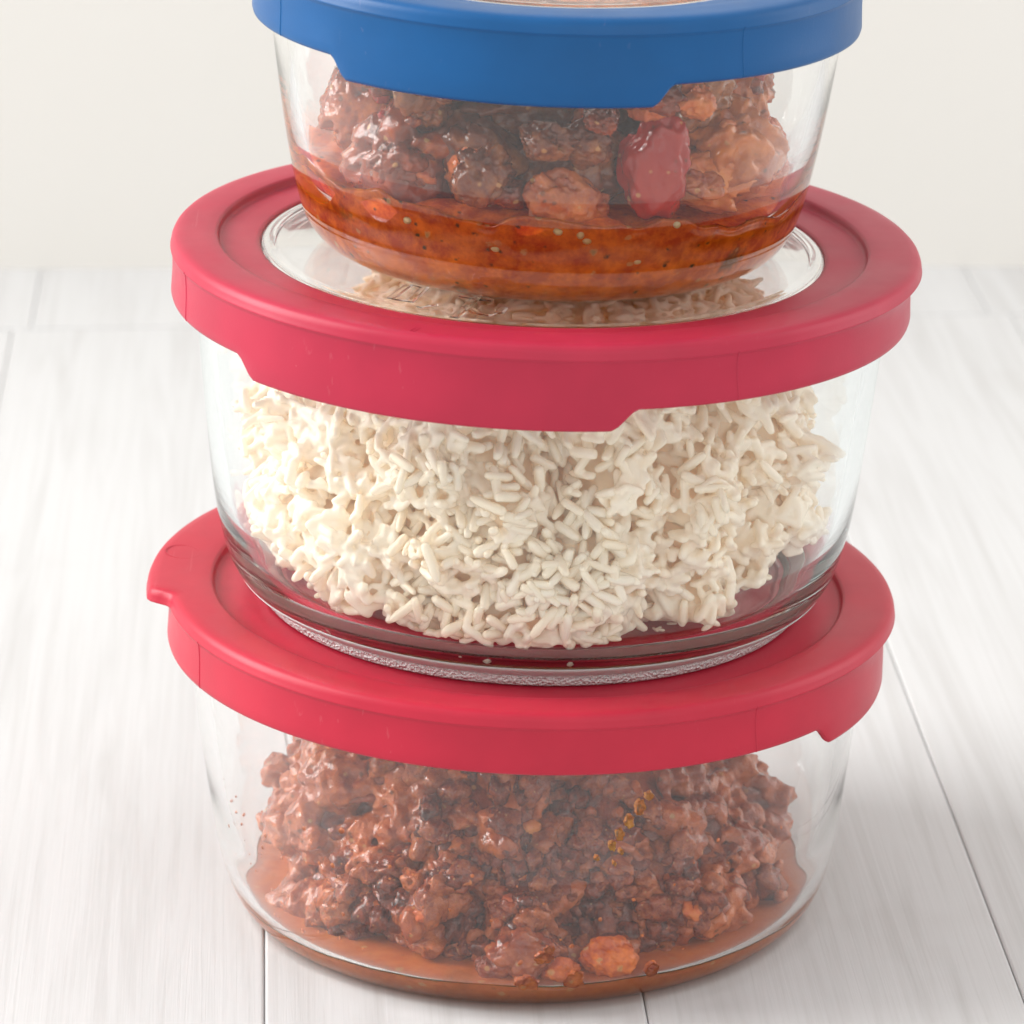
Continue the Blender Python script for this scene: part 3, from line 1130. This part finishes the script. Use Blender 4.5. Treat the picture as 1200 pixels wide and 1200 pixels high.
for i in range(len(P)):
    p, n = Vector(P[i]), Vector(N[i])
    if n.dot(Vector((p.x, p.y, 1.0))) < 0:
        n = -n
    r_ = min(0.40, max(0.09, random.lognormvariate(-1.65, 0.5)))
    p = p + n * (r_ * 0.15 + 0.10 * fbm(p, 1.2, 2, 3.0))
    lim = prof_r(P_LOW_I, max(0, p.z) + OFF_L) - 0.10 - r_ * 1.15
    rad = math.hypot(p.x, p.y)
    if rad > lim:
        p.x *= lim / rad
        p.y *= lim / rad
    p.z = max(p.z, r_ * 1.2)
    rot = Matrix.Rotation(random.uniform(0, 6.28), 4, Vector((random.uniform(-1, 1), random.uniform(-1, 1), random.uniform(-1, 1))).normalized())
    mx = Matrix.Translation(p) @ rot @ Matrix.Scale(r_, 4)
    vis = (-n.y * 0.94 + n.z * 0.33) + 1.5 * r_ - 0.2 * (p.y + 5)
    placed.append((vis, random.randrange(8), mx))
placed.sort(key=lambda q: -q[0])
m_meshes = [mesh('meat_crumb', v, f, M['mince']) for v, f in m_protos]
c_meshes = [mesh('tomato_bit', v, f, M['carrot']) for v, f in m_protos[:3]]
for i, (_, gi, mx) in enumerate(placed[:300]):
    tomato = i % 17 == 5 and mx.median_scale < 0.3
    o = add('tomato_bit' if tomato else 'meat_crumb', c_meshes[gi % 3] if tomato else m_meshes[gi], mince)
    mm = mx.copy()
    mm.translation = mm.translation * S
    o.matrix_local = mm
crumbs = tag(add('meat_crumbs', merge('meat_crumbs', m_protos, [(gi, mx) for _, gi, mx in placed[300:]], M['mince']), mince), kind='stuff')
fuse(crumbs, 0.065, 1, M['mince'])


def smear(name, cells, parent, mat, label=None):
    """Sauce stuck to the inside of the bottom glass: flattened blobs (angle, height, width, height, seed) as one mesh each."""
    for (ang, z, w, h, sd) in cells:
        V, F = lump(1.0, sd, 0.42, 1.5, 4, (w, 0.30, h), 0, 3)
        a = R(ang)
        out = []
        for v in V:
            zz = z + v[2]
            rr = prof_r(P_LOW_I, zz + OFF_L) - 0.03 + v[1] * 0.5
            aa = a + v[0] / rr
            out.append((rr * math.cos(aa), rr * math.sin(aa), zz))
        o = add(name, mesh(name, out, F, mat), parent)
        if label:
            tag(o, label)


smear('sauce_smear', [(-81, 0.50, 0.22, 0.26, 2.1), (-90, 0.45, 0.25, 0.20, 3.1), (-87, 1.15, 0.20, 0.14, 4.4), (-66, 0.55, 0.16, 0.2, 6.4),
                      (-86, 1.35, 0.12, 0.12, 10.4)],
      mince, M['smear'])
smear('oil_streak', [(-70.8, 4.75, 0.10, 0.17, 5.1), (-72.6, 4.45, 0.11, 0.16, 6.1), (-74.2, 4.15, 0.09, 0.16, 7.1), (-75.4, 3.9, 0.08, 0.12, 8.1),
                     (-78, 3.62, 0.06, 0.06, 9.1), (-73.8, 3.72, 0.05, 0.07, 9.6), (-69.2, 5.0, 0.09, 0.10, 9.9), (-74.9, 3.45, 0.04, 0.05, 10.9)],
      mince, M['oil'])
for (ang, rr0, zz, r_, st, sd, mt) in [(-73.5, 0.55, 0.72, 0.62, (1.0, 0.62, 0.85), 71.3, 'smear'), (-83.5, 0.50, 0.52, 0.42, (1.1, 0.7, 0.8), 72.9, 'smear'),
                                       (-91, 0.75, 0.85, 0.62, (1.1, 0.8, 0.85), 74.1, 'mince'), (-97, 0.62, 0.55, 0.40, (1.1, 0.8, 0.8), 75.7, 'mince')]:
    rad = prof_r(P_LOW_I, zz + OFF_L) - rr0
    c0 = np.array((rad * math.cos(R(ang)), rad * math.sin(R(ang)), zz))
    V, F = lump(r_, sd, 0.30, 1.2, 5, st, 0.2, 4, 0.15)
    V = fit_inside(V, c0, P_LOW_I, OFF_L, 0.03)
    V[:, 2] = np.maximum(V[:, 2], 0.03 - zz)
    o = add('sauce_coated_piece', mesh('sauce_coated_piece', V, F, M[mt]), mince)
    o.location = Vector(c0) * S

# fine spatter on the inside of the bottom glass and a few crushed grains left on the rice container's floor
rs_ = random.Random(11)
dv, df_ = lump(1.0, 3.3, 0.3, 1.4, 2, (1, 0.4, 1), 0, 3)
drop_me = mesh('sauce_droplet', dv, df_, M['smear'])
for k in range(90):
    ang = rs_.gauss(-142, 14) if k < 60 else rs_.uniform(-125, -35)
    zz = rs_.uniform(0.8, 3.6) if k < 60 else rs_.uniform(0.7, 4.2)
    rr0 = prof_r(P_LOW_I, zz + OFF_L) - 0.01
    o = add('sauce_droplet', drop_me, mince)
    o.location = Vector((rr0 * math.cos(R(ang)), rr0 * math.sin(R(ang)), zz)) * S
    o.rotation_euler = (0, rs_.uniform(0, 3), R(ang + 90))
    q = min(0.07, rs_.lognormvariate(-3.7, 0.4))
    o.scale = (q * rs_.uniform(0.7, 1.4), q, q * rs_.uniform(0.7, 1.6))
for k in range(16):
    ang = rs_.uniform(-150, -40)
    o = add('grain_fragment', g_meshes[k % 8], rice)
    rr0 = rs_.uniform(5.0, 5.35)
    o.location = Vector((rr0 * math.cos(R(ang)), rr0 * math.sin(R(ang)), 0.06)) * S
    o.rotation_euler = (0, 0, rs_.uniform(0, 6))
    q = rs_.uniform(0.2, 0.45)
    o.scale = (q, q, q)
